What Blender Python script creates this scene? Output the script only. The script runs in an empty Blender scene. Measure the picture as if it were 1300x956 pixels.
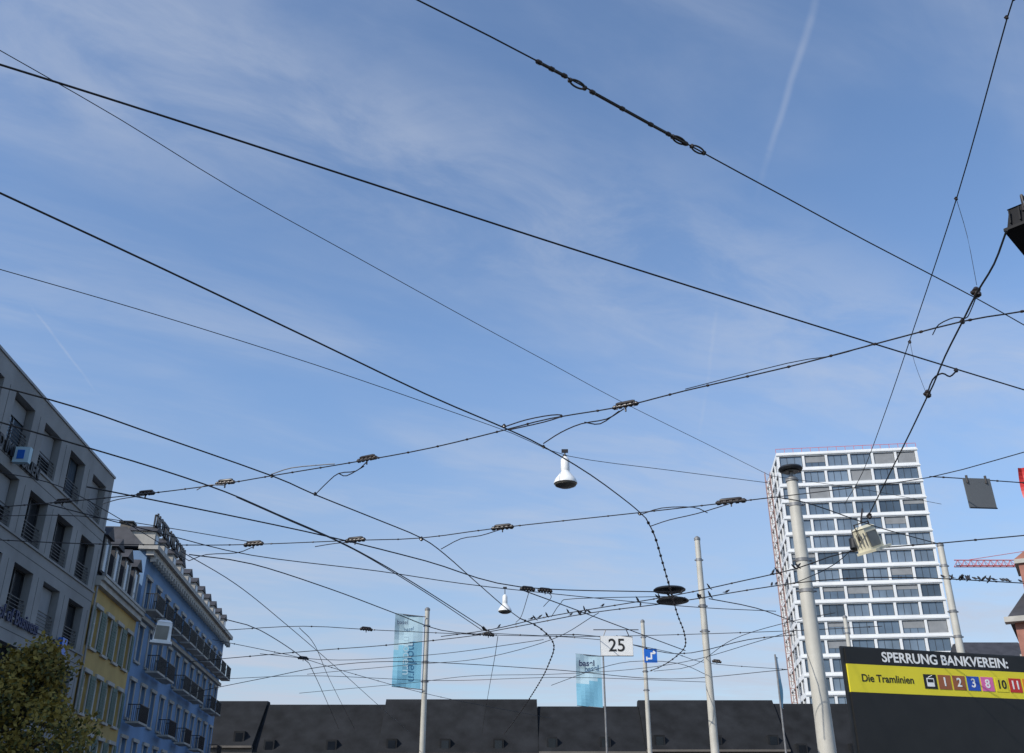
import bpy, math, random
from mathutils import Vector, Matrix
random.seed(7)
# Survey helper: nodes of the overhead wire net were measured as sight lines from the square
# and are stored at their true 3D position (sight line x real mounting height in metres).
TH=math.radians(26.5); CT,ST=math.cos(TH),math.sin(TH); F=1267.0; CH=1.6
def S(px,py,z):
    u=(px-650)/F; v=(433.5-py)/F
    dz=ST+v*CT; dy=CT-v*ST
    t=(z-CH)/dz
    return (round(u*t,3),round(dy*t,3),z)
C=bpy.context.collection
# ---------- materials
def mat(name,col,rough=.6,var=.25,scale=3,metal=0,bump=.0,spec=.5,var2=None):
    m=bpy.data.materials.new(name); m.use_nodes=True; nt=m.node_tree
    b=nt.nodes["Principled BSDF"]; b.inputs["Roughness"].default_value=rough
    b.inputs["Metallic"].default_value=metal
    b.inputs["Specular IOR Level"].default_value=spec
    tc=nt.nodes.new("ShaderNodeTexCoord")
    nz=nt.nodes.new("ShaderNodeTexNoise"); nz.inputs["Scale"].default_value=scale; nz.inputs["Detail"].default_value=6
    nt.links.new(tc.outputs["Object"],nz.inputs["Vector"])
    cr=nt.nodes.new("ShaderNodeValToRGB")
    cr.color_ramp.elements[0].position=.3; cr.color_ramp.elements[1].position=.7
    a=[max(0,c*(1-var)) for c in col]; bb=[min(1,c*(1+var*.6)) for c in col]
    if var2: bb=var2
    cr.color_ramp.elements[0].color=(*a,1); cr.color_ramp.elements[1].color=(*bb,1)
    nt.links.new(nz.outputs["Fac"],cr.inputs["Fac"]); nt.links.new(cr.outputs["Color"],b.inputs["Base Color"])
    if bump>0:
        n2=nt.nodes.new("ShaderNodeTexNoise"); n2.inputs["Scale"].default_value=scale*6; n2.inputs["Detail"].default_value=4
        nt.links.new(tc.outputs["Object"],n2.inputs["Vector"])
        bp=nt.nodes.new("ShaderNodeBump"); bp.inputs["Strength"].default_value=bump; bp.inputs["Distance"].default_value=.02
        nt.links.new(n2.outputs["Fac"],bp.inputs["Height"]); nt.links.new(bp.outputs["Normal"],b.inputs["Normal"])
    return m
M={}
M['wire']=mat('wire_dark',(.012,.012,.014),.5,.3,2)
M['copper']=mat('wire_copper_oxide',(.02,.018,.016),.5,.3,2)
M['insul']=mat('insulator',(.03,.022,.018),.35,.3,8)
M['steelg']=mat('steel_grey',(.25,.25,.25),.5,.25,4,.4)
M['panelg']=mat('panel_grey',(.13,.14,.15),.6,.12,.8)
M['pole']=mat('pole_paint',(.52,.50,.44),.5,.18,1.5,0,.1)
M['dark']=mat('dark_paint',(.02,.022,.025),.45,.3,3)
M['black']=mat('black_housing',(.008,.008,.009),.6,.3,3,0,0,.2)
M['white']=mat('white_paint',(.8,.8,.78),.45,.08,3)
M['cream']=mat('cream_enamel',(.62,.58,.44),.45,.15,3)
M['glassA']=mat('glass_a',(.10,.14,.19),.08,.3,.15,0,0,.8)
M['glassB']=mat('glass_b',(.16,.21,.27),.1,.3,.2,0,0,.8)
M['glassC']=mat('glass_c',(.06,.085,.115),.06,.3,.2,0,0,.8)
M['glassD']=mat('glass_office',(.012,.015,.02),.15,.4,.2,0,0,.3)
M['blind']=mat('blind',(.25,.26,.27),.7,.15,.7)
M['frame']=mat('window_frame_dark',(.03,.032,.035),.5,.2,2)
M['tower']=mat('tower_white_cladding',(.74,.75,.75),.5,.06,.3)
M['conc']=mat('concrete_panels',(.27,.27,.265),.8,.22,.5,0,.25)
M['joint']=mat('panel_joint',(.06,.06,.06),.9,.2,2)
M['yellow']=mat('yellow_render',(.46,.32,.11),.85,.2,.6,0,.2)
M['blue']=mat('blue_render',(.16,.27,.44),.85,.18,.4,0,.2)
M['stone']=mat('pale_stone_trim',(.42,.40,.36),.8,.2,1.5,0,.1)
M['slate']=mat('slate_roof',(.045,.045,.052),.75,.35,1.5,0,.4)
M['slate2']=mat('slate_roof_dark',(.015,.016,.018),.9,.55,.5,0,.6,.3)
M['iron']=mat('black_iron',(.015,.015,.017),.5,.2,3)
M['shut']=mat('shutter',(.10,.15,.12),.7,.2,2)
M['brick']=mat('red_sandstone',(.34,.15,.11),.85,.2,2,0,.3)
M['plaster']=mat('old_plaster',(.13,.115,.10),.9,.2,.6,0,.2)
M['asphalt']=mat('asphalt',(.05,.05,.052),.9,.25,.8,0,.3)
M['pave']=mat('pavement',(.20,.19,.18),.9,.2,1.2,0,.2)
M['rail']=mat('tram_rail_steel',(.35,.34,.33),.3,.2,3,.9)
M['paint']=mat('road_paint',(.75,.75,.72),.7,.15,3)
M['cyan']=mat('banner_cyan',(.20,.47,.62),.7,.12,1)
M['cyan2']=mat('banner_pale',(.45,.62,.70),.7,.08,1)
M['signblue']=mat('sign_blue',(.01,.13,.55),.4,.08,3)
M['ink']=mat('ink_black',(.012,.012,.012),.6,.2,3)
M['navy']=mat('navy_letters',(.02,.03,.09),.6,.2,3)
M['byel']=mat('banner_yellow',(.74,.63,.03),.6,.05,2)
M['red']=mat('red_paint',(.55,.03,.025),.5,.15,3)
M['cranered']=mat('crane_red',(.60,.10,.07),.5,.15,1)
M['brown']=mat('line_brown',(.30,.10,.04),.6,.08,3)
M['pink']=mat('line_pink',(.70,.15,.38),.6,.08,3)
M['orange']=mat('line_orange',(.72,.22,.02),.6,.08,3)
M['lblue']=mat('line_blue',(.02,.08,.42),.6,.08,3)
M['bark']=mat('bark',(.08,.06,.045),.95,.35,5,0,.6)
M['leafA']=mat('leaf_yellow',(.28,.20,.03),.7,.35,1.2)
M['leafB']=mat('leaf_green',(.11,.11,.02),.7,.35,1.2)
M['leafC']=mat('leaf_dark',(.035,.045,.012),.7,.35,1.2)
M['bird']=mat('bird_plumage',(.02,.02,.024),.6,.4,20)
M['scaff']=mat('scaffold',(.34,.20,.17),.7,.2,2)
M['lampglass']=mat('lamp_reflector',(.16,.15,.13),.25,.2,5,.3)
# ---------- builder
class Ob:
    def __init__(s,name,loc=(0,0,0)):
        s.name=name; s.loc=Vector(loc); s.parts={}; s.extra=[]
    def part(s,p,m):
        k=(p,m)
        if k not in s.parts: s.parts[k]=([],[])
        return s.parts[k]
    def mesh(s,p,m,vs,fs):
        V,Fc=s.part(p,m); o=len(V); V.extend([tuple(v) for v in vs]); Fc.extend([tuple(i+o for i in f) for f in fs])
    def box(s,p,m,a,b):
        x0,y0,z0=a; x1,y1,z1=b
        s.mesh(p,m,[(x0,y0,z0),(x1,y0,z0),(x1,y1,z0),(x0,y1,z0),(x0,y0,z1),(x1,y0,z1),(x1,y1,z1),(x0,y1,z1)],
          [(0,3,2,1),(4,5,6,7),(0,1,5,4),(1,2,6,5),(2,3,7,6),(3,0,4,7)])
    def hexa(s,p,m,vs):
        s.mesh(p,m,vs,[(0,3,2,1),(4,5,6,7),(0,1,5,4),(1,2,6,5),(2,3,7,6),(3,0,4,7)])
    def tube(s,p,m,pts,r,n=6,r1=None):
        pts=[Vector(q) for q in pts]; L=len(pts); vs=[];fs=[]
        for i,q in enumerate(pts):
            t=(pts[min(i+1,L-1)]-pts[max(i-1,0)])
            if t.length<1e-6: t=Vector((0,0,1))
            t.normalize()
            up=Vector((0,0,1)) if abs(t.z)<.95 else Vector((1,0,0))
            sd=t.cross(up).normalized(); u2=sd.cross(t)
            rr=r if r1 is None else r+(r1-r)*i/(L-1)
            for k in range(n):
                a=2*math.pi*k/n; vs.append(q+(sd*math.cos(a)+u2*math.sin(a))*rr)
        for i in range(L-1):
            for k in range(n):
                k2=(k+1)%n; fs.append((i*n+k,i*n+k2,(i+1)*n+k2,(i+1)*n+k))
        fs.append(tuple(range(n))[::-1]); fs.append(tuple((L-1)*n+k for k in range(n)))
        s.mesh(p,m,vs,fs)
    def lathe(s,p,m,c,prof,n=20,axis=None):
        c=Vector(c); q=Vector((0,0,1)).rotation_difference(Vector(axis)) if axis else None
        vs=[];fs=[]
        for (r,z) in prof:
            for k in range(n):
                a=2*math.pi*k/n; v=Vector((r*math.cos(a),r*math.sin(a),z))
                if q: v=q@v
                vs.append(c+v)
        for i in range(len(prof)-1):
            for k in range(n):
                k2=(k+1)%n; fs.append((i*n+k,i*n+k2,(i+1)*n+k2,(i+1)*n+k))
        fs.append(tuple(range(n))[::-1]); fs.append(tuple((len(prof)-1)*n+k for k in range(n)))
        s.mesh(p,m,vs,fs)
    def text(s,p,m,txt,o,d,up,size,bold=0,ext=.006,align='LEFT'):
        s.extra.append((p,m,txt,Vector(o),Vector(d).normalized(),Vector(up).normalized(),size,bold,ext,align))
    def done(s,smooth=False):
        root=bpy.data.objects.new(s.name,None); C.objects.link(root); root.location=s.loc; root.empty_display_size=.2
        for (p,m),(V,Fc) in s.parts.items():
            me=bpy.data.meshes.new(p); me.from_pydata([tuple(Vector(v)-s.loc) for v in V],[],Fc); me.materials.append(M[m])
            if smooth: 
                for f in me.polygons: f.use_smooth=True
                try: me.set_sharp_from_angle(angle=math.radians(40))
                except Exception: pass
            ob=bpy.data.objects.new(p,me); C.objects.link(ob); ob.parent=root
        for (p,m,txt,o,d,up,size,bold,ext,al) in s.extra:
            cu=bpy.data.curves.new(p,'FONT'); cu.body=txt; cu.size=size; cu.extrude=ext; cu.offset=bold; cu.align_x=al; cu.align_y='CENTER'
            cu.materials.append(M[m]); ob=bpy.data.objects.new(p,cu); C.objects.link(ob); ob.parent=root
            nrm=d.cross(up).normalized(); R=Matrix((d,up,nrm)).transposed().to_4x4()
            ob.matrix_local=Matrix.Translation(o-s.loc)@R
        return root
class Fr:
    def __init__(s,o,d,n): 
        s.o=Vector((o[0],o[1],0)); s.d=Vector((d[0],d[1],0)).normalized(); s.n=Vector((n[0],n[1],0)).normalized()
    def P(s,a,b,z): return s.o+s.d*a+s.n*b+Vector((0,0,z))
    def box(s,B,p,m,s0,s1,n0,n1,z0,z1):
        B.hexa(p,m,[s.P(s0,n0,z0),s.P(s1,n0,z0),s.P(s1,n1,z0),s.P(s0,n1,z0),s.P(s0,n0,z1),s.P(s1,n0,z1),s.P(s1,n1,z1),s.P(s0,n1,z1)])
def facade(B,f,W,rows,bays,z0,z1,wall,glass,frame='frame',recess=.25,T=.45,sill=None,surround=None,mull=1,blind=0,ft=.06,trans=False):
    z=z0
    for ri,(zb,zt) in enumerate(rows):
        by=bays[ri%len(bays)] if isinstance(bays[0],list) else bays
        f.box(B,'walls',wall,0,W,-T,0,z,zb)
        s=0
        for (a,b) in by:
            if a-s>.001: f.box(B,'walls',wall,s,a,-T,0,zb,zt)
            g=random.choice(glass)
            f.box(B,'window_panes',g,a,b,-recess-.05,-recess,zb,zt)
            f.box(B,'window_frames',frame,a,b,-recess,-recess+.05,zb,zb+ft); f.box(B,'window_frames',frame,a,b,-recess,-recess+.05,zt-ft,zt)
            f.box(B,'window_frames',frame,a,a+ft,-recess,-recess+.05,zb+ft,zt-ft); f.box(B,'window_frames',frame,b-ft,b,-recess,-recess+.05,zb+ft,zt-ft)
            for k in range(mull):
                c=a+(b-a)*(k+1)/(mull+1); f.box(B,'window_frames',frame,c-ft/2,c+ft/2,-recess,-recess+.045,zb+ft,zt-ft)
            if trans: f.box(B,'window_frames',frame,a+ft,b-ft,-recess+.001,-recess+.04,zt-.75,zt-.69)
            if random.random()<blind:
                h=random.choice([.35,.6,1.0])*(zt-zb-2*ft)
                f.box(B,'window_blinds','blind',a+ft+.01,b-ft-.01,-recess+.052,-recess+.065,zt-ft-h,zt-ft)
            if sill: f.box(B,'sills',sill,a-.1,b+.1,0.003,.14,zb-.14,zb-.01)
            if surround:
                f.box(B,'surrounds',surround,a-.16,a,.003,.06,zb,zt); f.box(B,'surrounds',surround,b,b+.16,.003,.06,zb,zt)
                f.box(B,'surrounds',surround,a-.22,b+.22,.003,.13,zt,zt+.2)
            s=b
        if W-s>.001: f.box(B,'walls',wall,s,W,-T,0,zb,zt)
        z=zt
    f.box(B,'walls',wall,0,W,-T,0,z,z1)
# ---------- office tower
def tower():
    B=Ob('high_rise_tower',(79,235,0))
    d=Vector((31.9,-4.3)); W=d.length; d/=W; n=Vector((d.y,-d.x)); D=25
    f=Fr((63,225),d,n); FH=3.87; top=84.0
    rows=[]; k=0
    while True:
        zt=top-1.0-k*FH; zb=zt-2.75
        if zb<5: break
        rows.append((zb,zt)); k+=1
    rows=rows[::-1]
    def bays(W,nb,off,post=.55):
        w=(W-.6)/nb; edges=[.3+w*i+(off if 0<i<nb else 0) for i in range(nb+1)]
        return [(edges[i]+post/2,edges[i+1]-post/2) for i in range(nb)]
    bl=[bays(W,6,0),bays(W,6,.55)]
    facade(B,f,W,rows,bl,0,top,'tower',['glassA','glassB','glassC','glassA','glassB'],recess=.35,T=.5,mull=2,blind=.22,ft=.09)
    for (zb,zt) in rows:
        f.box(B,'floor_ledges','tower',-.15,W+.15,.003,.22,zt+.25,zt+.6)
    fl=Fr(f.P(0,-.5,0)[:2],-n,-d)
    facade(B,fl,D-.5,rows,[bays(D-.5,5,0),bays(D-.5,5,.5)],0,top,'tower',['glassA','glassB'],recess=.35,T=.5,mull=1,ft=.09)
    fr=Fr(f.P(W,-.5,0)[:2],-n,d)
    facade(B,fr,D-.5,rows,[bays(D-.5,5,0),bays(D-.5,5,.5)],0,top,'tower',['glassA','glassB'],recess=.35,T=.5,mull=1,ft=.09)
    f.box(B,'core','plaster',.51,W-.51,-D,-.51,0,top-.6)
    f.box(B,'roof_house','tower',4,W-6,-16,-8,top-.6,top+2.4)
    for i in range(17):
        s=i*W/16; f.box(B,'roof_railing','cranered',s-.04,s+.04,-.3,-.22,top,top+1.0)
    f.box(B,'roof_railing','cranered',0,W,-.3,-.25,top+1.0,top+1.1)
    B.done()
    H=Ob('construction_hoist',(60.5,232,0))
    g=Fr(f.P(-2.2,-9,0)[:2],d,n)
    for a in (0,1.2):
        for b in (0,1.2):
            g.box(H,'mast_legs','scaff',a,a+.12,b,b+.12,0,top-2)
    z=0;i=0
    while z<top-3:
        g.box(H,'braces','scaff',.14,1.2,1.2,1.3,z,z+.1); g.box(H,'braces','scaff',1.21,1.3,.14,1.2,z,z+.1)
        H.tube('braces','scaff',[g.P(.1 if i%2 else 1.2,1.27,z),g.P(1.2 if i%2 else .1,1.27,z+1.5)],.05,4)
        z+=1.5;i+=1
    H.done()
tower()
# ---------- grey office building at the left
def office():
    B=Ob('office_building',(-28,30,0))
    d=Vector((-.072,1)).normalized(); n=Vector((d.y,-d.x))
    L=50.6; o=Vector((-22.7,54.5))-d*L; f=Fr(o,d,n); top=20
    rows=[(top-3.05-3.3*k-.0,top-.85-3.3*k) for k in range(6)][::-1]
    bays=[]
    c=L-2.25
    while c>2: bays.append((c-1.15,c+1.15)); c-=3.7
    bays=bays[::-1]
    facade(B,f,L,rows,bays,0,top,'conc',['glassD','glassC','glassD'],recess=.42,T=.6,mull=1,blind=.35,ft=.07)
    for (zb,zt) in rows:
        f.box(B,'panel_joints','joint',0,L,.002,.006,zb-.62,zb-.59)
        f.box(B,'string_course','conc',0,L,.007,.07,zb-.12,zb-.02)
        for (a,b) in bays:
            f.box(B,'panel_joints','joint',b+.69,b+.72,.002,.006,zb,zt)
            f.box(B,'window_frames','frame',a,b,-.2,-.16,zb+.9,zb+.94)
            for q in range(5): f.box(B,'railings','frame',a,b,-.12,-.1,zb+.12+q*.15,zb+.145+q*.15)
    f.box(B,'parapet_cap','steelg',-.05,L+.05,-.7,.06,top,top+.12)
    f.box(B,'core','plaster',.0,L,-14,-.61,0,top-.3)
    f.box(B,'end_wall','conc',L-.4,L+.002,-13.9,-.605,0,top-.005)
    B.text('sign_letters','navy','School of Business',f.P(L-13.2,.09,10.33),d.to_3d(),(0,0,1),.85,.012,.03)
    f.box(B,'sign_plate','signblue',L-4.0,L-3.3,.08,.3,9.7,10.5)
    B.text('upper_letters','iron','TREUHAND IMMOBILIEN',f.P(L-18.8,.09,16.62),d.to_3d(),(0,0,1),.75,.02,.04)
    f.box(B,'sign_box','cyan2',L-13.6,L-13.3,.08,.75,16.2,16.9)
    f.box(B,'sign_box_logo','signblue',L-13.63,L-13.6,.25,.55,16.35,16.75)
    for s in (6,19,27): # small roof vents and an aerial
        f.box(B,'roof_vents','steelg',s,s+.8,-3.5,-2.6,top,top+.8)
    B.done()
office()
def yellowh():
    B=Ob('yellow_townhouse',(-28,60,0))
    a=Vector((-22.75,54.62)); b=Vector((-23.95,64.9)); d=(b-a); L=d.length; d/=L; n=Vector((d.y,-d.x)); f=Fr(a,d,n)
    ev=14.3
    rows=[(1.0,3.4),(4.6,6.6),(7.6,9.6),(10.9,13.0)]
    bays=[(.9+i*2.5,.9+i*2.5+1.1) for i in range(4)]
    facade(B,f,L,rows,bays,0,ev,'yellow',['glassD','glassB'],frame='white',recess=.22,T=.45,sill='stone',surround='stone',mull=1,ft=.06,trans=True)
    for (zb,zt) in rows[1:]:
        for (x,y) in bays:
            for (q0,q1) in ((x-.72,x-.18),(y+.18,y+.72)):
                f.box(B,'shutters','shut',q0,q1,.065,.10,zb,zt)
                for k in range(12): f.box(B,'shutter_slats','shut',q0+.05,q1-.05,.102,.118,zb+.1+k*(zt-zb-.2)/12,zb+.1+k*(zt-zb-.2)/12+.08)
    f.box(B,'cornice','stone',0,L,-.2,.45,ev,ev+.22); f.box(B,'cornice','stone',0,L,-.2,.3,ev-.3,ev-.002)
    f.box(B,'gutter','steelg',0,L,.3,.5,ev+.225,ev+.36)
    B.lathe('downpipe','steelg',f.P(.12,.12,0),[(.06,0),(.06,ev)],8)
    f.box(B,'core','plaster',0,L,-12,-.46,0,ev-.01)
    z1=ev+.37; z2=ev+3.2
    B.hexa('mansard_roof','slate',[f.P(0,-.2,z1),f.P(L,-.2,z1),f.P(L,-11.8,z1),f.P(0,-11.8,z1),f.P(0,-1.5,z2),f.P(L,-1.5,z2),f.P(L,-10.5,z2),f.P(0,-10.5,z2)])
    B.hexa('upper_roof','slate',[f.P(0,-1.4,z2+.002),f.P(L,-1.4,z2+.002),f.P(L,-10.6,z2+.002),f.P(0,-10.6,z2+.002),f.P(0,-5.5,z2+1.3),f.P(L,-5.5,z2+1.3),f.P(L,-6.5,z2+1.3),f.P(0,-6.5,z2+1.3)])
    for i in range(4):
        c=1.4+i*2.5
        f.box(B,'dormers','slate',c-.65,c+.65,-1.9,-.12,z1+.3,z1+2.3)
        f.box(B,'dormer_frames','stone',c-.6,c-.42,-.115,-.02,z1+.35,z1+2.1); f.box(B,'dormer_frames','stone',c+.42,c+.6,-.115,-.02,z1+.35,z1+2.1)
        f.box(B,'dormer_glass','glassB',c-.42,c+.42,-.115,-.08,z1+.4,z1+2.0)
        vs=[f.P(c-.8,.05,z1+2.3),f.P(c+.8,.05,z1+2.3),f.P(c,.05,z1+2.95),f.P(c-.8,-1.9,z1+2.3),f.P(c+.8,-1.9,z1+2.3),f.P(c,-1.9,z1+2.95)]
        B.mesh('dormer_roofs','slate',vs,[(0,1,2),(5,4,3),(0,3,4,1),(1,4,5,2),(2,5,3,0)])
    for s in (.8,6.2,9.6):
        f.box(B,'chimneys','brick',s-.3,s+.3,-4.2,-3.4,z2+.3,z2+1.5); f.box(B,'chimney_caps','slate',s-.37,s+.37,-4.27,-3.33,z2+1.5,z2+1.6)
        for q in (-.15,.15): B.lathe('chimney_pots','brick',f.P(s+q,-3.8,z2+1.6),[(.12,0),(.1,.4)],8)
    B.done()
yellowh()
def blueh():
    B=Ob('blue_hotel_building',(-31,81,0))
    a=Vector((-24.0,65)); b=Vector((-27.4,97.7)); d=(b-a); L=d.length; d/=L; n=Vector((d.y,-d.x)); f=Fr(a,d,n)
    ev=18.6
    rows=[(1.0,3.6),(5.0,7.2),(8.4,10.6),(11.8,14.0),(15.1,17.0)]
    nb=11; w=L/nb; bays=[(i*w+w/2-.6,i*w+w/2+.6) for i in range(nb)]
    facade(B,f,L,rows,bays,0,ev,'blue',['glassD','glassB','glassA'],frame='white',recess=.25,T=.5,sill='stone',surround='stone',mull=1,ft=.07,trans=True,blind=.2)
    f.box(B,'front_side_wall','blue',.002,.5,-12,-.502,0,ev-.002)
    f.box(B,'core','plaster',.51,L,-12,-.51,0,ev-.01)
    f.box(B,'cornice','stone',-.5,L+.3,-.5,.75,ev,ev+.3); f.box(B,'cornice','stone',-.3,L+.2,0.003,.5,ev-.35,ev-.003); f.box(B,'band','stone',0,L,.003,.25,14.35,14.6); f.box(B,'band','stone',0,L,.003,.2,4.3,4.5)
    i=0
    while i*.8<L: f.box(B,'cornice_brackets','stone',i*.8,i*.8+.22,.26,.6,ev-.7,ev-.36); i+=1
    for z,bs in ((11.5,(1,2,4,5,6,8,9)),(8.1,(0,3,5,7,10)),(14.9,range(0,11))):
        for k in bs:
            c=bays[k]; s0,s1=c[0]-.6,c[1]+.6
            f.box(B,'balcony_slabs','stone',s0,s1,.26,1.05,z-.12,z)
            f.box(B,'balcony_rails','iron',s0,s1,1.0,1.04,z+.95,z+1.0)
            f.box(B,'balcony_rails','iron',s0,s0+.04,.26,1.0,z+.95,z+1.0); f.box(B,'balcony_rails','iron',s1-.04,s1,.26,1.0,z+.95,z+1.0)
            q=s0
            while q<=s1: f.box(B,'balcony_rails','iron',q,q+.025,1.005,1.03,z,z+.95); q+=.13
            for q in range(6):
                for e in (s0,s1-.03): f.box(B,'balcony_rails','iron',e,e+.025,.3+q*.12,.325+q*.12,z,z+.95)
    z1=ev+.3
    B.hexa('mansard_roof','slate',[f.P(0,-.3,z1),f.P(L,-.3,z1),f.P(L,-11.8,z1),f.P(0,-11.8,z1),f.P(.8,-1.8,z1+1.5),f.P(L-.8,-1.8,z1+1.5),f.P(L-.8,-10,z1+1.5),f.P(.8,-10,z1+1.5)])
    for k in range(nb):
        c=(bays[k][0]+bays[k][1])/2
        f.box(B,'dormers','stone',c-.6,c+.6,-1.6,0.1,z1,z1+1.25)
        f.box(B,'dormer_glass','glassA',c-.35,c+.35,.102,.12,z1+.25,z1+1.05)
        vs=[f.P(c-.75,.2,z1+1.25),f.P(c+.75,.2,z1+1.25),f.P(c,.2,z1+1.75),f.P(c-.75,-1.7,z1+1.25),f.P(c+.75,-1.7,z1+1.25),f.P(c,-1.7,z1+1.75)]
        B.mesh('dormer_roofs','slate',vs,[(0,1,2),(5,4,3),(0,3,4,1),(1,4,5,2),(2,5,3,0)])
    for s in (4.5,15.5,23,30.5):
        f.box(B,'chimneys','plaster',s-.4,s+.4,-3.2,-2.4,z1+1.3,z1+2.7); f.box(B,'chimney_caps','iron',s-.5,s+.5,-3.3,-2.3,z1+2.7,z1+2.82)
    f.box(B,'letter_frame','iron',1,10.5,-.1,-.04,z1+1.65,z1+1.72); f.box(B,'letter_frame','iron',1,10.5,-.1,-.04,z1+2.4,z1+2.46)
    for i in range(7): f.box(B,'letter_frame','iron',1.2+i*1.5,1.28+i*1.5,-.22,-.105,z1,z1+2.5)
    B.text('roof_letters','iron','HOTEL VIKTORIA',f.P(1.1,0,z1+2.05),d.to_3d(),(0,0,1),1.3,.03,.05)
    B.done()
blueh()
# ---------- right sandstone building
def sandstone():
    B=Ob('sandstone_building',(38,66,0))
    f=Fr((29.6,60),(.88,-.47),(-.47,-.88))
    rows=[(1,3.5),(5,7.3),(9,11.2)]
    facade(B,f,16,rows,[(1+i*2.6,2.2+i*2.6) for i in range(6)],0,13,'brick',['glassD','glassB'],frame='white',sill='stone',surround='stone',mull=1,trans=True)
    fs=Fr(f.P(0,-.45,0)[:2],(.47,.88),(-.88,.47)); facade(B,fs,13.5,rows,[(1+i*2.6,2.2+i*2.6) for i in range(5)],0,13,'brick',['glassD','glassB'],frame='white',sill='stone',surround='stone',mull=1,trans=True)
    f.box(B,'core','plaster',.46,16,-14,-.46,0,12.9)
    f.box(B,'cornice','stone',-.5,16.3,-.4,.5,13,13.3)
    B.hexa('roof','slate',[f.P(-.3,.3,13.31),f.P(16,.3,13.31),f.P(16,-14,13.31),f.P(-.3,-14,13.31),f.P(1.2,-2.5,15.6),f.P(16,-2.5,15.6),f.P(16,-11.5,15.6),f.P(1.2,-11.5,15.6)])
    f.box(B,'gable_wall','brick',.9,6.2,-3.5,.004,13.32,16.4)
    f.box(B,'gable_stone','stone',.7,6.4,-3.6,.15,16.4,16.65)
    f.box(B,'gable_window','glassD',2.4,3.4,.005,.02,14.2,15.8); f.box(B,'gable_window_trim','stone',2.1,2.4,.005,.08,14.0,15.8); f.box(B,'gable_window_trim','stone',3.4,3.7,.005,.08,14.0,15.8); f.box(B,'gable_window_trim','stone',2.1,3.7,.005,.1,15.8,16.1)
    vs=[f.P(.7,.1,16.65),f.P(6.4,.1,16.65),f.P(3.6,.1,18.6),f.P(.7,-3.6,16.65),f.P(6.4,-3.6,16.65),f.P(3.6,-3.6,18.6)]
    B.mesh('gable_top','brick',vs,[(0,1,2),(5,4,3),(0,3,4,1),(1,4,5,2),(2,5,3,0)])
    B.done()
sandstone()
# ---------- distant terrace closing the square
def house(name,x0,x1,y,ev,rh,wall,roof='slate2',dep=12):
    B=Ob(name,((x0+x1)/2,y+dep/2,0)); f=Fr((x0,y),(1,0),(0,-1)); W=x1-x0
    nb=max(2,int(W/2.9)); w=W/nb
    rows=[]; z=1.0
    while z+2.9<ev: rows.append((z,z+1.9)); z+=3.2
    facade(B,f,W,rows,[(i*w+w/2-.55,i*w+w/2+.55) for i in range(nb)],0,ev,wall,['glassD','glassC'],frame='stone',sill='stone',mull=1,recess=.2)
    f.box(B,'core','plaster',.01,W-.01,-dep,-.46,0,ev-.01); f.box(B,'cornice',wall,0,W,-.3,.4,ev,ev+.22)
    B.hexa('roof',roof,[f.P(0,.2,ev+.225),f.P(W,.2,ev+.225),f.P(W,-dep,ev+.225),f.P(0,-dep,ev+.225),f.P(.02,-dep*.45,ev+rh),f.P(W-.02,-dep*.45,ev+rh),f.P(W-.02,-dep*.55,ev+rh),f.P(.02,-dep*.55,ev+rh)])
    for i in range(nb):
        c=i*w+w/2
        if i%2==0:
            f.box(B,'dormers',roof,c-.6,c+.6,-3,-.3,ev+.4,ev+1.8); f.box(B,'dormer_glass','glassD',c-.4,c+.4,-.298,-.27,ev+.6,ev+1.6)
    B.done()
x=-46; i=0
for w,h in ((17,16.3),(14,15.9),(18,16.5),(12,15.7),(16,16.4),(15,16.0),(19,16.6),(13,15.9),(17,16.4)):
    rh=5.6+(i%3)*.5
    house('townhouse',x,x+w-.02,120,h-rh,rh,['plaster','plaster','brick','plaster'][i%4]); x+=w; i+=1
house('gabled_house',40.5,46,88,13.6,4.0,'plaster','slate')
# ---------- crane
def crane():
    B=Ob('tower_crane',(142,260,0)); z=65.5
    def lat(a,b,h,nn):
        a=Vector(a);b=Vector(b)
        for o in ((0,-.7,0),(0,.7,0),(0,0,h)): B.tube('jib','cranered',[a+Vector(o),b+Vector(o)],.13,4)
        for i in range(nn):
            p=a.lerp(b,i/nn);q=a.lerp(b,(i+.5)/nn);r=a.lerp(b,(i+1)/nn)
            for s in(-.7,.7): B.tube('jib_braces','cranered',[p+Vector((0,s,0)),q+Vector((0,0,h)),r+Vector((0,s,0))],.08,4)
    lat((116,260,z),(154,260,z),1.6,22)
    for a in(-.9,.9):
        for b in(-.9,.9): B.box('mast','cranered',(142+a-.12,260+b-.12,0),(142+a+.12,260+b+.12,z+5))
    for i in range(30):
        B.tube('mast_braces','cranered',[(141.1,259.1,i*2.2),(142.9,259.1,i*2.2+2.2)],.09,4); B.tube('mast_braces','cranered',[(142.9,260.9,i*2.2),(141.1,260.9,i*2.2+2.2)],.09,4)
    B.tube('tie','cranered',[(142,260,z+5),(120,260,z+1.7)],.07,4); B.tube('tie','cranered',[(142,260,z+5),(152,260,z+1.7)],.07,4)
    B.box('counterweight','steelg',(150,259,z-2.5),(153.5,261,z)); B.box('cab','white',(139.4,258.2,z-2.4),(141,259.8,z-.2))
    B.done()
crane()
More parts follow.
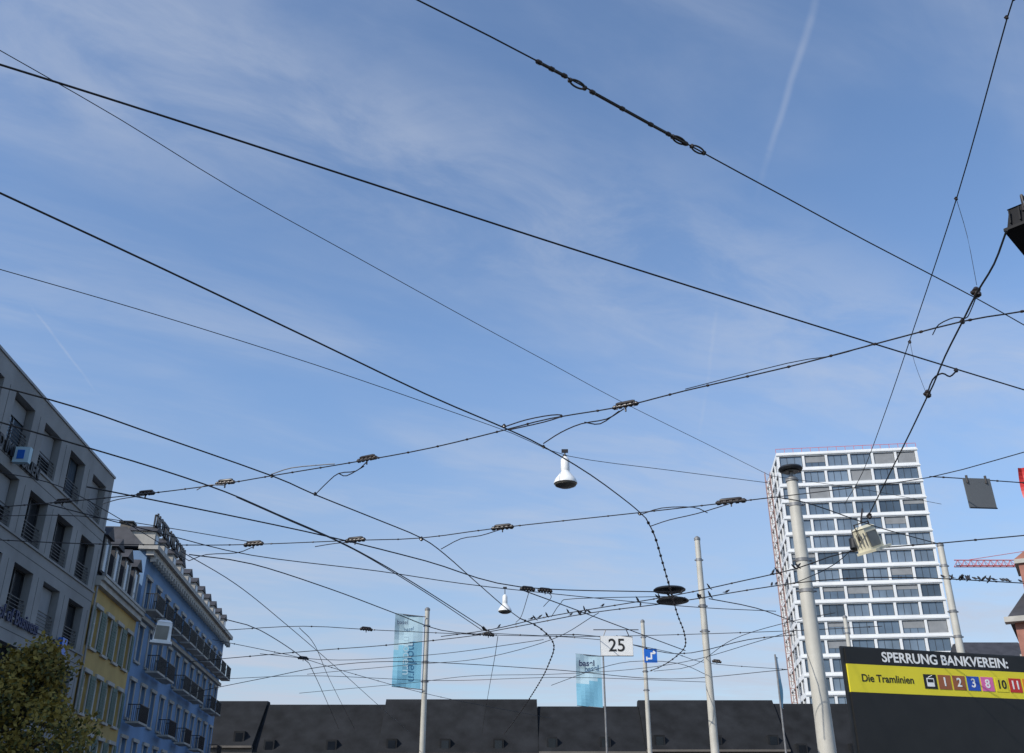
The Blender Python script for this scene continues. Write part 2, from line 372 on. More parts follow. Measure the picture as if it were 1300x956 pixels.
# ---------- wires
def crm(pts,step=.5):
    P=[Vector(p) for p in pts]
    if len(P)==2: return P
    out=[]
    for i in range(len(P)-1):
        p0=P[max(i-1,0)];p1=P[i];p2=P[i+1];p3=P[min(i+2,len(P)-1)]
        if i==0: p0=p1*2-p2
        if i==len(P)-2: p3=p2*2-p1
        n=max(3,min(14,int((p2-p1).length/step)))
        for k in range(n):
            t=k/n
            out.append(.5*((2*p1)+(p2-p0)*t+(2*p0-5*p1+4*p2-p3)*t*t+(3*p1-p0-3*p2+p3)*t*t*t))
    out.append(P[-1]); return out
def along(pts,spacing,start=0):
    res=[];acc=start
    for a,b in zip(pts[:-1],pts[1:]):
        L=(b-a).length
        while acc<=L and L>0:
            res.append((a.lerp(b,acc/L),(b-a).normalized())); acc+=spacing
        acc-=L
    return res
def wire(name,pp,z,r,m='wire',beads=0,br=2.0,lin=False):
    r*=.87
    pts=[S(p[0],p[1],p[2] if len(p)>2 else z) for p in pp]
    c=[Vector(p) for p in pts] if lin else crm(pts)
    B=Ob(name,pts[0]); B.tube('cable',m,c,r,6)
    if beads:
        rb=r/.87
        for q,t in along(c,beads,beads*.5):
            B.lathe('clamps','insul',q-t*rb*2.2,[(rb*.9,0),(rb*br,rb*1.2),(rb*br,rb*3.2),(rb*.9,rb*4.4)],6,axis=t)
    B.done(); return c
wire('support_cable',[(500,-16),(530,0),(683,78),(900,198),(1000,252),(1100,306),(1240,379),(1320,424)],7.6,.0085)
wire('support_cable',[(-30,74),(0,82),(200,145),(400,210),(600,275),(730,317),(900,371),(1050,418),(1212,468),(1330,504)],6.9,.0105)
wire('support_cable',[(-30,47),(0,64),(150,150),(300,242),(450,325),(600,408),(700,462),(785,508),(900,565),(978,604)],8.4,.0055)
wire('contact_wire',[(-30,231),(0,245),(200,338),(400,433),(540,500),(640,543),(690,567),(750,603),(800,640),(820,658)],6.3,.0105,'copper')
wire('contact_wire',[(820,658),(831,680),(840,710),(850,745),(860,780),(869,805),(868,824),(845,843),(825,852)],6.3,.013,'copper',.55,2.1)
wire('support_cable',[(-30,334),(0,342),(200,400),(400,463),(560,518),(650,550),(722,579),(850,597),(975,613)],8.0,.0065)
wire('contact_wire',[(-30,484),(0,491),(100,518),(200,553),(345,604),(400,628),(480,660),(535,683),(565,704),(600,735),(640,770),(660,785)],6.3,.011,'copper')
wire('contact_wire',[(660,785),(685,797),(703,818),(697,842),(684,868),(660,905),(640,932)],6.3,.015,'copper',.6,1.9)
wire('contact_wire',[(-30,526),(0,536),(100,565),(200,595),(285,624),(350,652),(440,692),(520,737),(600,788),(628,806)],6.3,.012,'copper')
wire('contact_wire',[(300,631),(370,662),(450,698),(540,752),(612,800)],6.25,.010,'copper')
w8=wire('span_wire',[(1330,386),(1300,395),(1222,408),(1110,437),(1000,466),(870,496),(790,516),(700,531),(640,546),(550,568),(465,584),(345,604),(285,614),(185,627),(70,638),(-30,646)],6.5,.0095,'wire',.5,1.6)
w8b=wire('span_wire',[(1110,436),(1060,451),(1000,461),(870,494)],6.56,.006)
w9=wire('span_wire',[(985,631),(925,638),(810,651),(635,670),(535,683),(450,686),(325,691),(240,692),(100,690),(-30,684)],6.5,.010,'wire',.8,1.5)
wire('support_cable',[(1302,-60),(1288,0),(1278,25),(1215,250),(1155,432),(1125,520),(1095,600),(1072,640)],7.6,.0075)
w11=wire('contact_wire',[(1278,292),(1262,335),(1240,372),(1222,408),(1200,452),(1185,488),(1176,506),(1155,550),(1130,600),(1104,652)],6.3,.0115,'copper')
wire('jumper_cable',[(1176,504),(1184,482),(1196,474),(1206,478),(1215,470)],6.45,.011)
wire('jumper_cable',[(1184,425),(1192,412),(1212,403),(1226,404),(1232,395),(1240,375)],6.4,.007)
wire('dropper_wire',[(1214,252),(1228,300,7.3),(1240,362,6.4)],7.6,.003)
wire('dropper_wire',[(1155,432),(1161,460,7.1),(1176,500,6.4)],7.6,.003)
wire('support_cable',[(985,631),(1060,622),(1180,606),(1300,574),(1330,566)],7.0,.009)
wire('support_cable',[(1180,605),(1215,607),(1300,613),(1330,616)],7.0,.010,'wire',.5,1.8)
L1=wire('span_wire',[(560,808),(625,799),(700,782),(850,757),(940,738),(1010,722),(1080,700),(1200,689),(1330,677)],6.6,.013,'wire',1.1,1.6)
L2=wire('span_wire',[(600,806),(680,791),(750,778),(860,764),(950,749),(1040,737),(1150,733),(1330,742)],6.5,.013,'wire',1.1,1.6)
thin=[
 [(110,618),(280,652),(420,682),(540,712),(660,745),(860,752)],
 [(60,640),(200,676),(320,705),(480,725),(620,745),(860,769),(985,776)],
 [(230,700),(300,742),(360,790),(430,850),(480,895),(520,930)],
 [(240,704),(320,716),(420,748),(500,778),(560,800),(620,806)],
 [(285,800),(385,795),(480,800),(620,806),(740,808),(850,806),(1000,801),(1120,795)],
 [(270,812),(330,824),(385,836),(440,853),(560,885),(700,912)],
 [(240,840),(400,826),(480,820),(560,812),(625,804)],
 [(625,804),(760,812),(850,828),(900,842),(1000,850)],
 [(380,797),(400,820),(420,866),(450,925)],
 [(690,806),(760,808),(860,830),(950,812),(1010,806)],
 [(380,880),(520,867),(600,858),(700,856),(800,850),(880,838),(960,815),(1010,800)],
 [(830,852),(880,845),(930,812),(1000,790),(1060,778)],
 [(660,748),(720,770),(800,800),(870,826)],
 [(330,830),(430,838),(560,830),(690,812)],
 [(632,808),(628,835),(620,880),(612,930)],
 [(240,880),(340,860),(420,845),(520,840),(700,850),(850,862),(1000,850)],
 [(700,870),(750,852),(800,840),(860,842),(900,858)],
 [(1190,690),(1110,668),(1030,640),(985,631)],
 [(900,760),(960,772),(1010,790)],
 [(700,783),(712,766),(730,760),(860,757)],
 [(280,862),(400,858),(560,864),(720,860),(900,866)],
 [(285,786),(330,800),(385,836),(400,858),(430,925)],
 [(1010,740),(1060,716),(1110,668)],
 [(390,856),(430,852),(520,844),(610,836),(700,812),(760,778)],
]
for k,t in enumerate(thin):
    wire('overhead_wire',t,6.4+.1*(k%4),.010 if k%3 else .013,'wire',1.6 if k in(4,6,9,5,7) else 0,2.0)
wire('support_cable',[(978,604),(1100,622),(1195,640,8.6)],8.4,.006)
for t in ([(-30,596),(0,600),(60,612),(120,640),(240,712)],[(-30,656),(0,655),(100,655),(200,668),(330,690)]):
    wire('overhead_wire',t,6.6,.008)
def insul(px,py,z,dirpx,l=.32,r=.03,big=1):
    p=Vector(S(px,py,z)); q=Vector(S(px+dirpx[0],py+dirpx[1],z)); t=(q-p).normalized()
    B=Ob('wire_insulator',p)
    prof=[(r*.4,-l/2)]
    n=5
    for i in range(n):
        a=-l/2+l*(i+.15)/n; b=-l/2+l*(i+.85)/n; prof+= [(r*.5,a),(r*.8,a+.01),(r*.8,b-.01),(r*.5,b)]
    prof.append((r*.4,l/2))
    B.lathe('insulator_body','insul',p,prof,10,axis=t)
    B.lathe('insulator_upper','insul',p+Vector((0,0,.042*big)),[(r*.35,-l*.36),(r*.55,-l*.28),(r*.55,l*.28),(r*.35,l*.36)],8,axis=t)
    for e in(-.32,.32): B.tube('yoke','insul',[p+t*l*e+Vector((0,0,.05)),p+t*l*e-Vector((0,0,.03))],.009,6)
    B.tube('clamp','insul',[p,p-Vector((0,0,.08))],.012,6)
    B.done(True)
for a in ((794,515,(10,-2),.36,.036),(466,583,(10,-2),.36,.038),(286,613,(10,-1),.34,.038),(185,627,(10,-1),.34,.038),(80,637,(10,-1),.34,.034)):
    insul(a[0],a[1],6.52,a[2],a[3],a[4])
for a in ((928,637,.5),(638,670,.42),(451,686,.42),(322,691,.42)):
    insul(a[0],a[1],6.52,(10,-1),a[2],.048)
for a in ((670,748),(692,750),(465,799),(385,836),(910,840),(620,806)):
    insul(a[0],a[1],6.6,(10,1),.36,.05)
for t in ([(690,563),(712,549),(738,538),(770,532),(792,519)],[(742,536),(762,538),(786,522)],[(640,542),(668,533),(700,527),(714,528),(690,536),(645,546)],
          [(402,626),(415,613),(430,601),(452,598),(466,586)],[(345,602),(370,594),(410,590),(425,589)],[(430,601),(440,604),(462,592)],
          [(250,622),(262,616),(285,616)],[(560,697),(585,684),(610,680),(636,672)],[(826,668),(850,660),(885,652),(925,640)],[(812,654),(840,645),(880,644),(898,651)],
          [(130,640),(150,634),(183,629)],[(400,694),(425,690),(450,688)],[(240,712),(262,704),(300,702),(322,694)],[(690,770),(700,758),(694,751)],[(655,790),(662,782),(672,750)]):
    wire('steady_arm',t,6.42,.009,'steelg' if random.random()<.5 else 'insul')
def turnbuckle(p0,p1,z,loop):
    a=Vector(S(*p0,z)); b=Vector(S(*p1,z)); t=(b-a).normalized(); sd=t.cross(Vector((0,0,1))).normalized()
    B=Ob('turnbuckle',a)
    B.tube('rod','insul',[a,b],.015,8)
    for q in (a,b,a.lerp(b,.5)): B.lathe('socket','insul',q-t*.03,[(.014,0),(.022,.015),(.022,.05),(.014,.065)],8,axis=t)
    B.done()
    c=Vector(S(*loop,z)); B=Ob('turnbuckle_link',c); pts=[]
    up=sd.cross(t)
    for i in range(25):
        an=2*math.pi*i/24; pts.append(c+t*.085*math.cos(an)+(sd*.8+up*.6)*.027*math.sin(an))
    B.tube('link','insul',pts,.009,8)
    for e in(-1,1): B.lathe('eye_nut','insul',c+t*(.085*e)-t*.02,[(.012,0),(.024,.01),(.024,.03),(.012,.04)],8,axis=t)
    B.done(True)
turnbuckle((684,79),(716,96),7.6,(733,107)); turnbuckle((752,117),(826,158),7.6,(886,190)); turnbuckle((826,158),(870,182),7.6,(862,178))
def clamp(px,py,z,s):
    p=Vector(S(px,py,z)); B=Ob('wire_clamp',p)
    B.lathe('body','insul',p-Vector((0,0,s)),[(s*.3,0),(s*.7,s*.3),(s*.55,s),(s*.8,s*1.4),(s*.3,s*2)],8)
    B.lathe('cross_body','insul',p-Vector((s,0,0)),[(s*.25,0),(s*.5,s*.4),(s*.5,s*1.6),(s*.25,s*2)],8,axis=(1,.3,0)); B.done(True)
for c in ((1240,371,6.35,.055),(1222,408,6.4,.03),(1178,500,6.35,.05),(1214,470,6.5,.028),(1104,655,6.3,.05),(640,541,6.35,.03),(345,604,6.35,.03),(812,652,6.35,.03),(535,684,6.35,.04),(1155,434,7.5,.025),(1214,252,7.6,.022),(1278,22,7.6,.02),(690,567,6.35,.025),(400,627,6.35,.03),(717,579,8.0,.04)):
    clamp(*c)
def bell(px,py,z,hang):
    p=Vector(S(px,py,z)); B=Ob('hanging_street_lamp',p)
    B.lathe('shade','white',p,[(.215,0),(.215,.02),(.19,.08),(.12,.17),(.082,.22),(.078,.24)],28)
    B.lathe('housing','white',p,[(.078,.24),(.082,.26),(.078,.46),(.05,.5),(.03,.52)],24)
    B.lathe('reflector','lampglass',p,[(.19,-.035),(.208,-.002)],28); B.lathe('lens','lampglass',p,[(.02,-.075),(.12,-.065),(.188,-.036)],24)
    B.tube('hanger','insul',[p+Vector((0,0,.52)),p+Vector((0,0,hang))],.014,6); B.box('wire_clip','insul',(p.x-.06,p.y-.02,p.z+hang-.02),(p.x+.06,p.y+.02,p.z+hang+.04))
    B.done(True)
bell(718,614,7.4,.62); bell(641,776,8.0,.72)
# ---------- poles
def pole(name,x,y,z0,z1,r0,r1,lamp=False):
    B=Ob(name,(x,y,0))
    B.lathe('shaft','pole',(x,y,0),[(r0*1.25,0),(r0*1.25,.5),(r0,.55),(r0+(r1-r0)*.5,z1*.5),(r1,z1)],24)
    B.lathe('cap','steelg',(x,y,z1),[(r1*1.15,0),(r1*1.15,.08),(r1*.4,.14)],20)
    for zz in (z1-.7,z1-2.2,z1-3.0):
        rr=r0+(r1-r0)*(zz/z1); B.lathe('collar','steelg',(x,y,zz),[(rr*1.08,0),(rr*1.08,.09)],20)
        B.tube('collar_bolt','steelg',[(x-rr*1.5,y,zz+.04),(x+rr*1.5,y,zz+.04)],.025,6)
    if lamp:
        B.lathe('lamp_neck','steelg',(x,y,z1+.12),[(.06,0),(.06,.18)],12)
        B.lathe('lamp_head','dark',(x,y,z1+.28),[(.1,0),(.30,.03),(.33,.08),(.30,.13),(.08,.17)],28)
        B.lathe('lamp_lens','lampglass',(x,y,z1+.262),[(.2,0),(.22,.018)],24)
    B.done(True)
pole('street_lamp_mast',7.62,26,0,10.3,.25,.15,True)
pole('catenary_mast',6.17,32.7,0,10.5,.15,.09)
pole('catenary_mast',14.4,33.1,0,10.4,.17,.10)
pole('catenary_mast',-3.68,44.1,0,10.5,.14,.10)
pole('catenary_mast',6.0,46.8,0,10.5,.12,.085)
pole('catenary_mast',15.0,45.8,0,10.5,.13,.09)
# ---------- banners
def banner(x,y,z0,z1,w,d,mast=True,split=.62):
    B=Ob('street_banner',(x,y,0)); d=Vector((d[0],d[1],0)).normalized()
    if mast: B.lathe('mast','steelg',(x,y,0),[(.06,0),(.045,z1+.1)],12)
    side=Vector((-d.y,d.x,0)); o=Vector((x,y,0))+d*.12
    N=14; vs=[]
    for i in range(N+1):
        for j in range(7):
            zz=z0+(z1-z0)*i/N; s=w*j/6
            vs.append(o+d*s+side*(.08*math.sin(zz*2.1+j*.9))*(j/6)+Vector((0,0,zz+ (j/6)*.12)))
    fa=[];fb=[]
    for i in range(N):
        for j in range(6):
            q=(i*7+j,i*7+j+1,(i+1)*7+j+1,(i+1)*7+j)
            (fb if i+j*.35>N*split else fa).append(q)
    B.mesh('cloth_lower','cyan',vs,fa); B.mesh('cloth_upper','cyan2',vs,fb)
    B.tube('top_arm','steelg',[(x,y,z1),tuple(o+d*w+Vector((0,0,z1+.12)))],.02,6)
    B.tube('bottom_arm','steelg',[(x,y,z0),tuple(o+d*w+Vector((0,0,z0+.12)))],.02,6)
    return B,o,d
B,o,d=banner(-3.72,43.95,7.2,10.2,1.2,(-1,-.1),False,.6)
B.text('lettering','cyan2','modern',o+d*.62+Vector((0,-.16,9.35)),(0,0,-1),(1,.1,0),.5,.0,.004); B.text('heading','navy','basel',o+d*1.1+Vector((0,-.16,9.92)),(1,.1,0),(0,0,1),.24,.0,.004); B.done()
B,o,d=banner(4.85,55,7.7,10.3,1.35,(-1,-.05),True,.5)
B.text('heading','navy','basel',o+d*1.2+Vector((0,-.18,9.9)),(1,.05,0),(0,0,1),.42,.012,.004); B.done()
B,o,d=banner(14.0,55,7.7,10.3,1.3,(.35,1)); B.done()
# ---------- 25 sign
def sign25():
    c=Vector(S(783,820,6.15)); B=Ob('speed_sign',c); x,y,z=c
    B.box('plate','white',(x-.42,y-.02,z-.25),(x+.42,y+.02,z+.25)); B.box('plate_back','steelg',(x-.43,y+.021,z-.26),(x+.43,y+.04,z+.26))
    B.text('digits','ink','25',(x,y-.022,z-.0),(1,0,0),(0,0,1),.46,.004,.004,'CENTER')
    for s in(-.34,.34): B.tube('hangers','insul',[(x+s,y+.03,z+.25),(x+s*.8,y+.03,z+.42)],.012,6)
    B.tube('carrier','insul',[(x-.6,y+.03,z+.42),(x+.6,y+.03,z+.42)],.012,6)
    B.done()
sign25()
def bluesign():
    x,y,z=6.25,46.6,9.0; B=Ob('tram_switch_sign',(x,y,z))
    B.box('plate','signblue',(x-.29,y-.02,z-.3),(x+.29,y+.02,z+.3))
    def bar(a,b,k,w=.035):
        a=Vector(a);b=Vector(b);t=(b-a).normalized();s=Vector((-t.z,0,t.x))*w
        vs=[a-s,b-s,b+s,a+s]; vs=[Vector((v.x+x,y-.024-.002*k,v.z+z)) for v in vs]; B.mesh('symbol','white',vs,[(0,1,2,3)])
    bar((-.20,0,-.13),(.06,0,-.13),0); bar((.03,0,-.15),(.03,0,.12),1); bar((.0,0,.1),(.2,0,.1),2); bar((.12,0,.2),(.22,0,.1),3); bar((-.18,0,-.22),(-.18,0,-.05),4)
    B.box('bracket','steelg',(6.05,y+.021,z-.03),(x+.2,y+.08,z+.03)); B.done()
bluesign()
for py,z in ((751,6.75),(765,6.5)):
    p=Vector(S(850 if py<760 else 854,py,z)); B=Ob('hanging_disc_lamp',p)
    B.lathe('rim','dark',p,[(.30,0),(.37,.02),(.375,.04),(.34,.07),(.10,.09),(.04,.12)],32); B.lathe('diffuser','dark',p,[(.05,-.02),(.25,-.012),(.295,-.001)],32)
    B.tube('stem','insul',[p+Vector((0,0,.11)),p+Vector((0,0,.25))],.015,6); B.done(True)
def panel():
    a=Vector(S(1222,607,7.0)); b=Vector(S(1256,608,7.0)); d=(b-a).normalized(); n=Vector((d.y,-d.x,0)); h=.50
    dn=(Vector((0,0,-1))+n*-.18+d*.14).normalized(); B=Ob('hanging_sign_panel',a)
    vs=[]
    for e in(-.012,.012): vs+=[a+n*e,b+n*e,b+n*e+dn*h,a+n*e+dn*h]
    B.hexa('panel','panelg',vs)
    for q in (a.lerp(b,.15),a.lerp(b,.85)): B.tube('clips','insul',[q+Vector((0,0,.05)),q-Vector((0,0,.08))],.02,6)
    B.tube('rim','dark',[a+dn*h+n*.02,b+dn*h+n*.02],.012,6)
    B.done()
panel()
def flood(name,px,py,z,w,h,dp,rot,tilt,m,hang,fin='steelg',gl='lampglass'):
    p=Vector(S(px,py,z)); B=Ob(name,p)
    R=Matrix.Rotation(rot,3,'Z')@Matrix.Rotation(tilt,3,'Y')
    def bx(part,mm,a,b,taper=1):
        vs=[]
        for zz,k in((a[2],1),(b[2],taper)):
            for xx,yy in((a[0],a[1]),(b[0],a[1]),(b[0],b[1]),(a[0],b[1])): vs.append(p+R@Vector((xx*k,yy*k,zz)))
        B.hexa(part,mm,vs)
    bx('housing',m,(-w/2,-dp/2,-h/2),(w/2,dp/2,h/2),.82)
    bx('front_glass',gl,(-w*.42,-dp/2-.012,-h*.4),(w*.3,-dp/2-.002,h*.3))
    bx('visor',m,(-w*.6,-dp*.9,-h*.62),(w*.6,dp*.55,-h*.5)); bx('top_cover',m,(-w*.45,-dp*.45,h*.5),(w*.45,dp*.45,h*.62),.6)
    for k in range(4): bx('cooling_fins',fin,(-w*.5-.02,-dp*.4+k*dp*.25,-h*.3),(-w*.5-.003,-dp*.4+k*dp*.25+.012,h*.3))
    B.tube('bracket','insul',[p+R@Vector((-w*.55,0,0)),p+R@Vector((-w*.55,0,h*.75)),p+R@Vector((w*.55,0,h*.75)),p+R@Vector((w*.55,0,0))],.014,6)
    B.tube('suspension','insul',[p+R@Vector((0,0,h*.75)),p+Vector((0,0,hang))],.016,6)
    B.done()
flood('hanging_floodlight',1101,684,6.35,.36,.38,.30,.5,-.35,'cream',.55)
flood('hanging_floodlight',207,803,6.1,.42,.46,.24,.3,.05,'white',.62)
flood('hanging_signal_box',1312,283,6.55,.34,.26,.34,.75,.25,'black',.3,'black','black')
B=Ob('wire_weight',S(1084,690,6.3)); c=Vector(S(1084,690,6.3)); B.lathe('body','dark',c-Vector((0,0,.12)),[(.04,0),(.08,.03),(.08,.2),(.04,.24)],12); B.tube('eye','insul',[c+Vector((0,0,.12)),c+Vector((0,0,.25))],.012,6); B.done(True)
def notice():
    a=Vector((6.45,20,0)); b=Vector((10.5,21.2,0)); d=(b-a).normalized(); n=Vector((d.y,-d.x,0)); f=Fr(a[:2],d,n); B=Ob('tram_notice_board',a); L=5.8; T=4.93
    f.box(B,'header','ink',0,L,-.02,.02,T-.30,T); f.box(B,'body','byel',0,L,-.02,.02,T-.82,T-.302); f.box(B,'footer','ink',0,L,-.02,.02,T-2.3,T-.822)
    f.box(B,'frame','dark',-.06,L+.06,-.08,-.021,T-2.35,T+.03)
    B.text('headline','white','SPERRUNG BANKVEREIN:',f.P(.80,.024,T-.155),d,(0,0,1),.262,.0055,.002)
    B.text('label','ink','Die Tramlinien',f.P(.27,.024,T-.56),d,(0,0,1),.195,.002,.002)
    for i,(t,m,tm) in enumerate((('','ink','white'),('1','brown','white'),('2','brown','white'),('3','lblue','white'),('8','pink','white'),('10','byel','ink'),('11','red','white'),('14','orange','white'),('15','lblue','white'))):
        s=1.68+i*.335
        f.box(B,'line_boxes',m,s,s+.29,.021,.027,T-.70,T-.43)
        if t: B.text('line_number',tm,t,f.P(s+.145,.03,T-.565),d,(0,0,1),.23,.005,.002,'CENTER')
        else:
            f.box(B,'tram_icon','white',s+.06,s+.23,.028,.030,T-.66,T-.50); f.box(B,'tram_icon_window','ink',s+.08,s+.21,.031,.033,T-.58,T-.52)
            B.tube('tram_icon_pole','white',[f.P(s+.1,.03,T-.49),f.P(s+.2,.03,T-.45)],.006,4)
    for s in (.4,2.9,5.4): B.lathe('posts','steelg',f.P(s,-.16,0),[(.07,0),(.07,T)],12)
    B.done()
notice()
def flag():
    x0,y0,zt=Vector(S(1292,594,12.4)); B=Ob('flag',(x0+1.4,y0,0))
    B.lathe('flagpole','white',(x0+1.4,y0,0),[(.05,0),(.035,zt+.4)],12)
    vs=[];N=8
    for i in range(N+1):
        for j in range(N+1):
            vs.append((x0+1.36*(j/N),y0+.12*math.sin(j*1.1+i*.3),zt-1.0*i/N+ .25*(j/N)))
    fs=[(i*(N+1)+j,i*(N+1)+j+1,(i+1)*(N+1)+j+1,(i+1)*(N+1)+j) for i in range(N) for j in range(N)]
    wf=[f for k,f in enumerate(fs) if (k//N in(3,4) and 2<=k%N<=5) or (k%N in(3,4) and 2<=k//N<=5)]
    rf=[f for f in fs if f not in wf]
    B.mesh('cloth','red',vs,rf); B.mesh('cross','white',vs,wf); B.done()
flag()
# ---------- birds
def birdmesh():
    B=Ob('tmp'); 
    B.lathe('x','bird',(0,0,.05),[(.005,-.10),(.022,-.06),(.032,-.01),(.030,.03),(.018,.055),(.02,.07),(.022,.085),(.012,.1),(.004,.115),(.001,.135)],8,axis=(1,0,.75))
    B.hexa('x','bird',[(-.15,-.015,-.02),(-.06,-.018,.0),(-.06,.018,.0),(-.15,.015,-.02),(-.15,-.015,-.012),(-.06,-.018,.02),(-.06,.018,.02),(-.15,.015,-.012)])
    for s in(-.012,.012): B.tube('x','bird',[(0,s,.04),(0,s,0)],.003,4)
    V,Fc=B.parts[('x','bird')]; me=bpy.data.meshes.new('bird'); me.from_pydata(V,[],Fc); me.materials.append(M['bird']); return me
bm=birdmesh(); root=bpy.data.objects.new('flock_of_starlings',None); C.objects.link(root)
def birds(c,n,x0,x1):
    al=[q for q in along(c,.05) if x0<=q[0].x<=x1]
    for i in range(n):
        q,t=random.choice(al); ob=bpy.data.objects.new('starling',bm); C.objects.link(ob); ob.parent=root
        ob.location=q+Vector((0,0,.012)); ob.rotation_euler=(0,random.uniform(-.2,.2),math.atan2(t.y,t.x)+math.pi/2+random.choice((0,math.pi))+random.uniform(-.4,.4)); s=random.uniform(.65,.85); ob.scale=(s,s,s)
birds(L2,24,9,14); birds(L2,16,0,6); birds(L1,22,-1.5,6)
# ---------- trees
def tree(x,y,h,cr,seed,n=5200,base=2.6):
    rnd=random.Random(seed); B=Ob('autumn_tree',(x,y,0))
    B.tube('trunk','bark',[(x,y,0),(x+.05,y,1.2),(x-.03,y+.05,h*.5),(x,y,h*.8)],.16,10,.05)
    cl=[]
    for i in range(46):
        a=rnd.uniform(0,6.28); rr=cr*math.sqrt(rnd.random())*.92; zz=rnd.uniform(base,h); k=(zz-base)/(h-base)
        lim=math.sin(min(1,max(0.05,1-k*.93))*math.pi*.55)
        c=Vector((x+rr*math.cos(a)*lim,y+rr*math.sin(a)*lim,zz-.25)); cl.append((c,rnd.uniform(.4,.75)))
        if i<24:
            s=Vector((x,y,min(zz-.6,h*.75)*rnd.uniform(.6,.95))); B.tube('limbs','bark',[s,s.lerp(c,.5)+Vector((0,0,.12)),c],.045,5,.012)
    for i in range(n):
        c,r=cl[int(rnd.random()*len(cl))]
        v=Vector((rnd.gauss(0,1),rnd.gauss(0,1),rnd.gauss(0,.8))).normalized()*r*rnd.uniform(.45,1.08)
        p=c+v; s=rnd.uniform(.05,.10)
        u=Vector((rnd.gauss(0,1),rnd.gauss(0,1),rnd.gauss(0,1))).normalized(); w=u.orthogonal().normalized()
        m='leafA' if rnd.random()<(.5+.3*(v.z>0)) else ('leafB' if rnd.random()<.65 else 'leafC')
        B.mesh('leaves',m,[p-u*s,p+w*s*.6,p+u*s,p-w*s*.6],[(0,1,2,3)])
    B.done()
tree(-13.9,30,6.75,2.3,3,12000); tree(-18.3,34,7.2,2.4,5,8000); tree(-15.6,25,5.9,2.0,8,8000)
# ---------- ground
def sheet(name,m,x0,y0,x1,y1,z,h=0):
    B=Ob(name); 
    if h: B.box('surface',m,(x0,y0,z),(x1,y1,z+h))
    else: B.mesh('surface',m,[(x0,y0,z),(x1,y0,z),(x1,y1,z),(x0,y1,z)],[(0,1,2,3)])
    B.done()
sheet('ground','asphalt',-3000,-3000,3000,3000,-.004)
sheet('pavement','pave',-20.5,-20,-11,112,0,.13); sheet('pavement','pave',16,-20,28.5,112,0,.13); sheet('pavement','pave',-11,112.02,16,119,.0,.13)
B=Ob('tram_tracks')
for x in (-6,-4.565,-1,.435,4,5.435):
    B.box('rails','rail',(x-.035,-30,-.003),(x+.035,107,.006))
B.done()
B=Ob('road_markings')
for i in range(10): B.box('dashes','paint',(-8.6,-10+i*10,-.003),(-8.45,-6+i*10,.0045))
B.done()
# ---------- sun & sky
sd=Vector((-.62,-.50,.60)).normalized()
el=math.asin(sd.z); az=math.atan2(sd.x,sd.y)
su=bpy.data.lights.new('sun','SUN'); su.energy=4.0; su.angle=math.radians(.5); su.color=(1,.95,.87)
so=bpy.data.objects.new('sun',su); C.objects.link(so); so.rotation_euler=(-sd).to_track_quat('-Z','Y').to_euler(); so.location=(-30,-30,60)
w=bpy.data.worlds.new("World"); bpy.context.scene.world=w; w.use_nodes=True; nt=w.node_tree; N=nt.nodes; Lk=nt.links
bg=N["Background"]; bg.inputs["Strength"].default_value=.15
sky=N.new("ShaderNodeTexSky"); sky.sky_type='NISHITA'; sky.sun_disc=False; sky.sun_elevation=el; sky.sun_rotation=az; sky.air_density=1.0; sky.dust_density=.6; sky.ozone_density=2.0
def mth(op,a,b=None,c=None,cl=False):
    n=N.new("ShaderNodeMath"); n.operation=op; n.use_clamp=cl
    for i,v in enumerate((a,b,c)):
        if v is None: continue
        if isinstance(v,(int,float)): n.inputs[i].default_value=v
        else: Lk.new(v,n.inputs[i])
    return n.outputs[0]
def ramp(v,a,b,ya=0,yb=1,sm=True):
    n=N.new("ShaderNodeMapRange"); n.interpolation_type='SMOOTHSTEP' if sm else 'LINEAR'
    Lk.new(v,n.inputs[0]); n.inputs[1].default_value=a;n.inputs[2].default_value=b;n.inputs[3].default_value=ya;n.inputs[4].default_value=yb; return n.outputs[0]
tc=N.new("ShaderNodeTexCoord"); sp=N.new("ShaderNodeSeparateXYZ"); Lk.new(tc.outputs["Generated"],sp.inputs[0])
zc=mth('MAXIMUM',sp.outputs[2],.04); X=mth('DIVIDE',sp.outputs[0],zc); Y=mth('DIVIDE',sp.outputs[1],zc)
ca,sa=math.cos(math.radians(32)),math.sin(math.radians(32))
A=mth('ADD',mth('MULTIPLY',X,ca),mth('MULTIPLY',Y,sa)); Bc=mth('SUBTRACT',mth('MULTIPLY',Y,ca),mth('MULTIPLY',X,sa))
def noise(a,b,sa_,sb_,sc,det,rough,off=0,dist=0):
    cb=N.new("ShaderNodeCombineXYZ"); Lk.new(mth('MULTIPLY',a,sa_),cb.inputs[0]); Lk.new(mth('MULTIPLY',b,sb_),cb.inputs[1]); cb.inputs[2].default_value=off
    n=N.new("ShaderNodeTexNoise"); n.inputs["Scale"].default_value=sc; n.inputs["Detail"].default_value=det; n.inputs["Roughness"].default_value=rough; n.inputs["Distortion"].default_value=dist
    Lk.new(cb.outputs[0],n.inputs["Vector"]); return n.outputs["Fac"]
n1=noise(A,Bc,.6,1.1,1.3,6,.55,0,.4); n2=noise(A,Bc,.9,2.4,2.2,9,.6,4,.7); n3=noise(X,Y,.7,1,1.0,8,.6,9,.3); n4=noise(A,Bc,1.2,1.8,2.6,9,.62,14,.5)
band=mth('MULTIPLY',ramp(Bc,.9,1.2),ramp(Bc,1.7,1.28))
cl1=mth('MULTIPLY',ramp(n1,.38,.66),ramp(n2,.3,.7,.25,1))
f1=mth('ADD',mth('MULTIPLY',cl1,.36),mth('MULTIPLY',mth('MULTIPLY',band,ramp(n4,.3,.68,.1,1)),.34))
f2=mth('MULTIPLY',ramp(Y,1.3,6.5),ramp(n3,.36,.62,.42,1))
f=mth('ADD',f1,mth('MULTIPLY',f2,.66),cl=True)
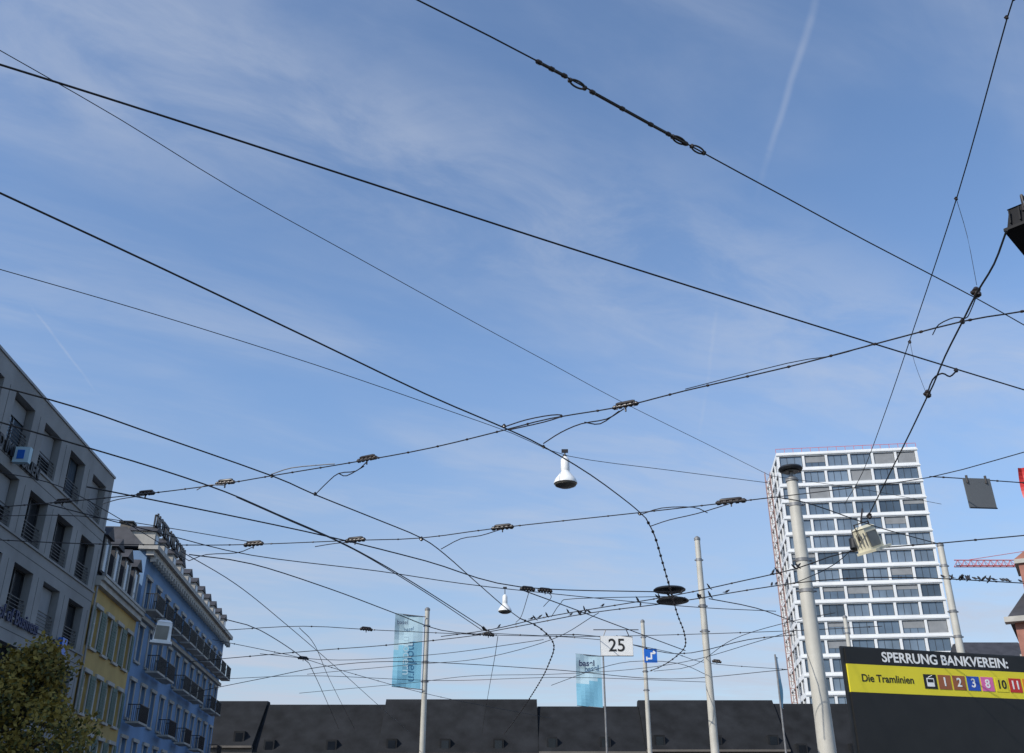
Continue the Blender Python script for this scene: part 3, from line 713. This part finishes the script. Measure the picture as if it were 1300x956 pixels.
wob=mth('MULTIPLY',mth('SUBTRACT',noise(X,Y,3,3,1,3,.5,2),.5),.02)
def trail(x0,y0,x1,y1,wd,amt):
    s=(x1-x0)/(y1-y0); ln=mth('ADD',mth('MULTIPLY',Y,s),x0-s*y0)
    dd=mth('ABSOLUTE',mth('SUBTRACT',mth('SUBTRACT',X,ln),wob))
    return mth('MULTIPLY',mth('MULTIPLY',ramp(dd,0,wd,1,0),mth('MULTIPLY',ramp(Y,y0-.05,y0+.05),ramp(Y,y1-.25,y1+.1,1,0))),amt)
tr=mth('ADD',trail(.393,.8,.425,1.42,.009,.2),mth('ADD',trail(.435,1.85,.53,2.7,.008,.08),trail(-1.01,1.86,-1.038,2.28,.006,.2)))
tr=mth('MULTIPLY',tr,ramp(n2,.3,.6,.3,1)); f=mth('ADD',f,tr,cl=True)
mx=N.new("ShaderNodeMix"); mx.data_type='RGBA'; Lk.new(f,mx.inputs[0])
tint=N.new("ShaderNodeMix"); tint.data_type='RGBA'; tint.blend_type='MULTIPLY'; tint.inputs[0].default_value=1; Lk.new(sky.outputs[0],tint.inputs[6])
# thicker, more neutral air low down
el_=ramp(sp.outputs[2],.08,.45); tc2=N.new("ShaderNodeMix"); tc2.data_type='RGBA'; Lk.new(el_,tc2.inputs[0]); tc2.inputs[6].default_value=(.86,.88,.92,1); tc2.inputs[7].default_value=(1.12,1.22,1.32,1); Lk.new(tc2.outputs[2],tint.inputs[7])
Lk.new(tint.outputs[2],mx.inputs[6]); mx.inputs[7].default_value=(3.55,3.95,4.75,1)
Lk.new(mx.outputs[2],bg.inputs[0])
# ---------- camera
cam=bpy.data.cameras.new('camera'); co=bpy.data.objects.new('camera',cam); C.objects.link(co)
co.location=(0,0,CH); co.rotation_euler=(math.radians(116.5),0,0); cam.sensor_width=36; cam.lens=36*F/1300; cam.shift_y=-(478-433.5)/1300; cam.clip_end=8000; cam.clip_start=.05
bpy.context.scene.camera=co
vs=bpy.context.scene.view_settings; vs.view_transform='Standard'; vs.look='None'; vs.exposure=0
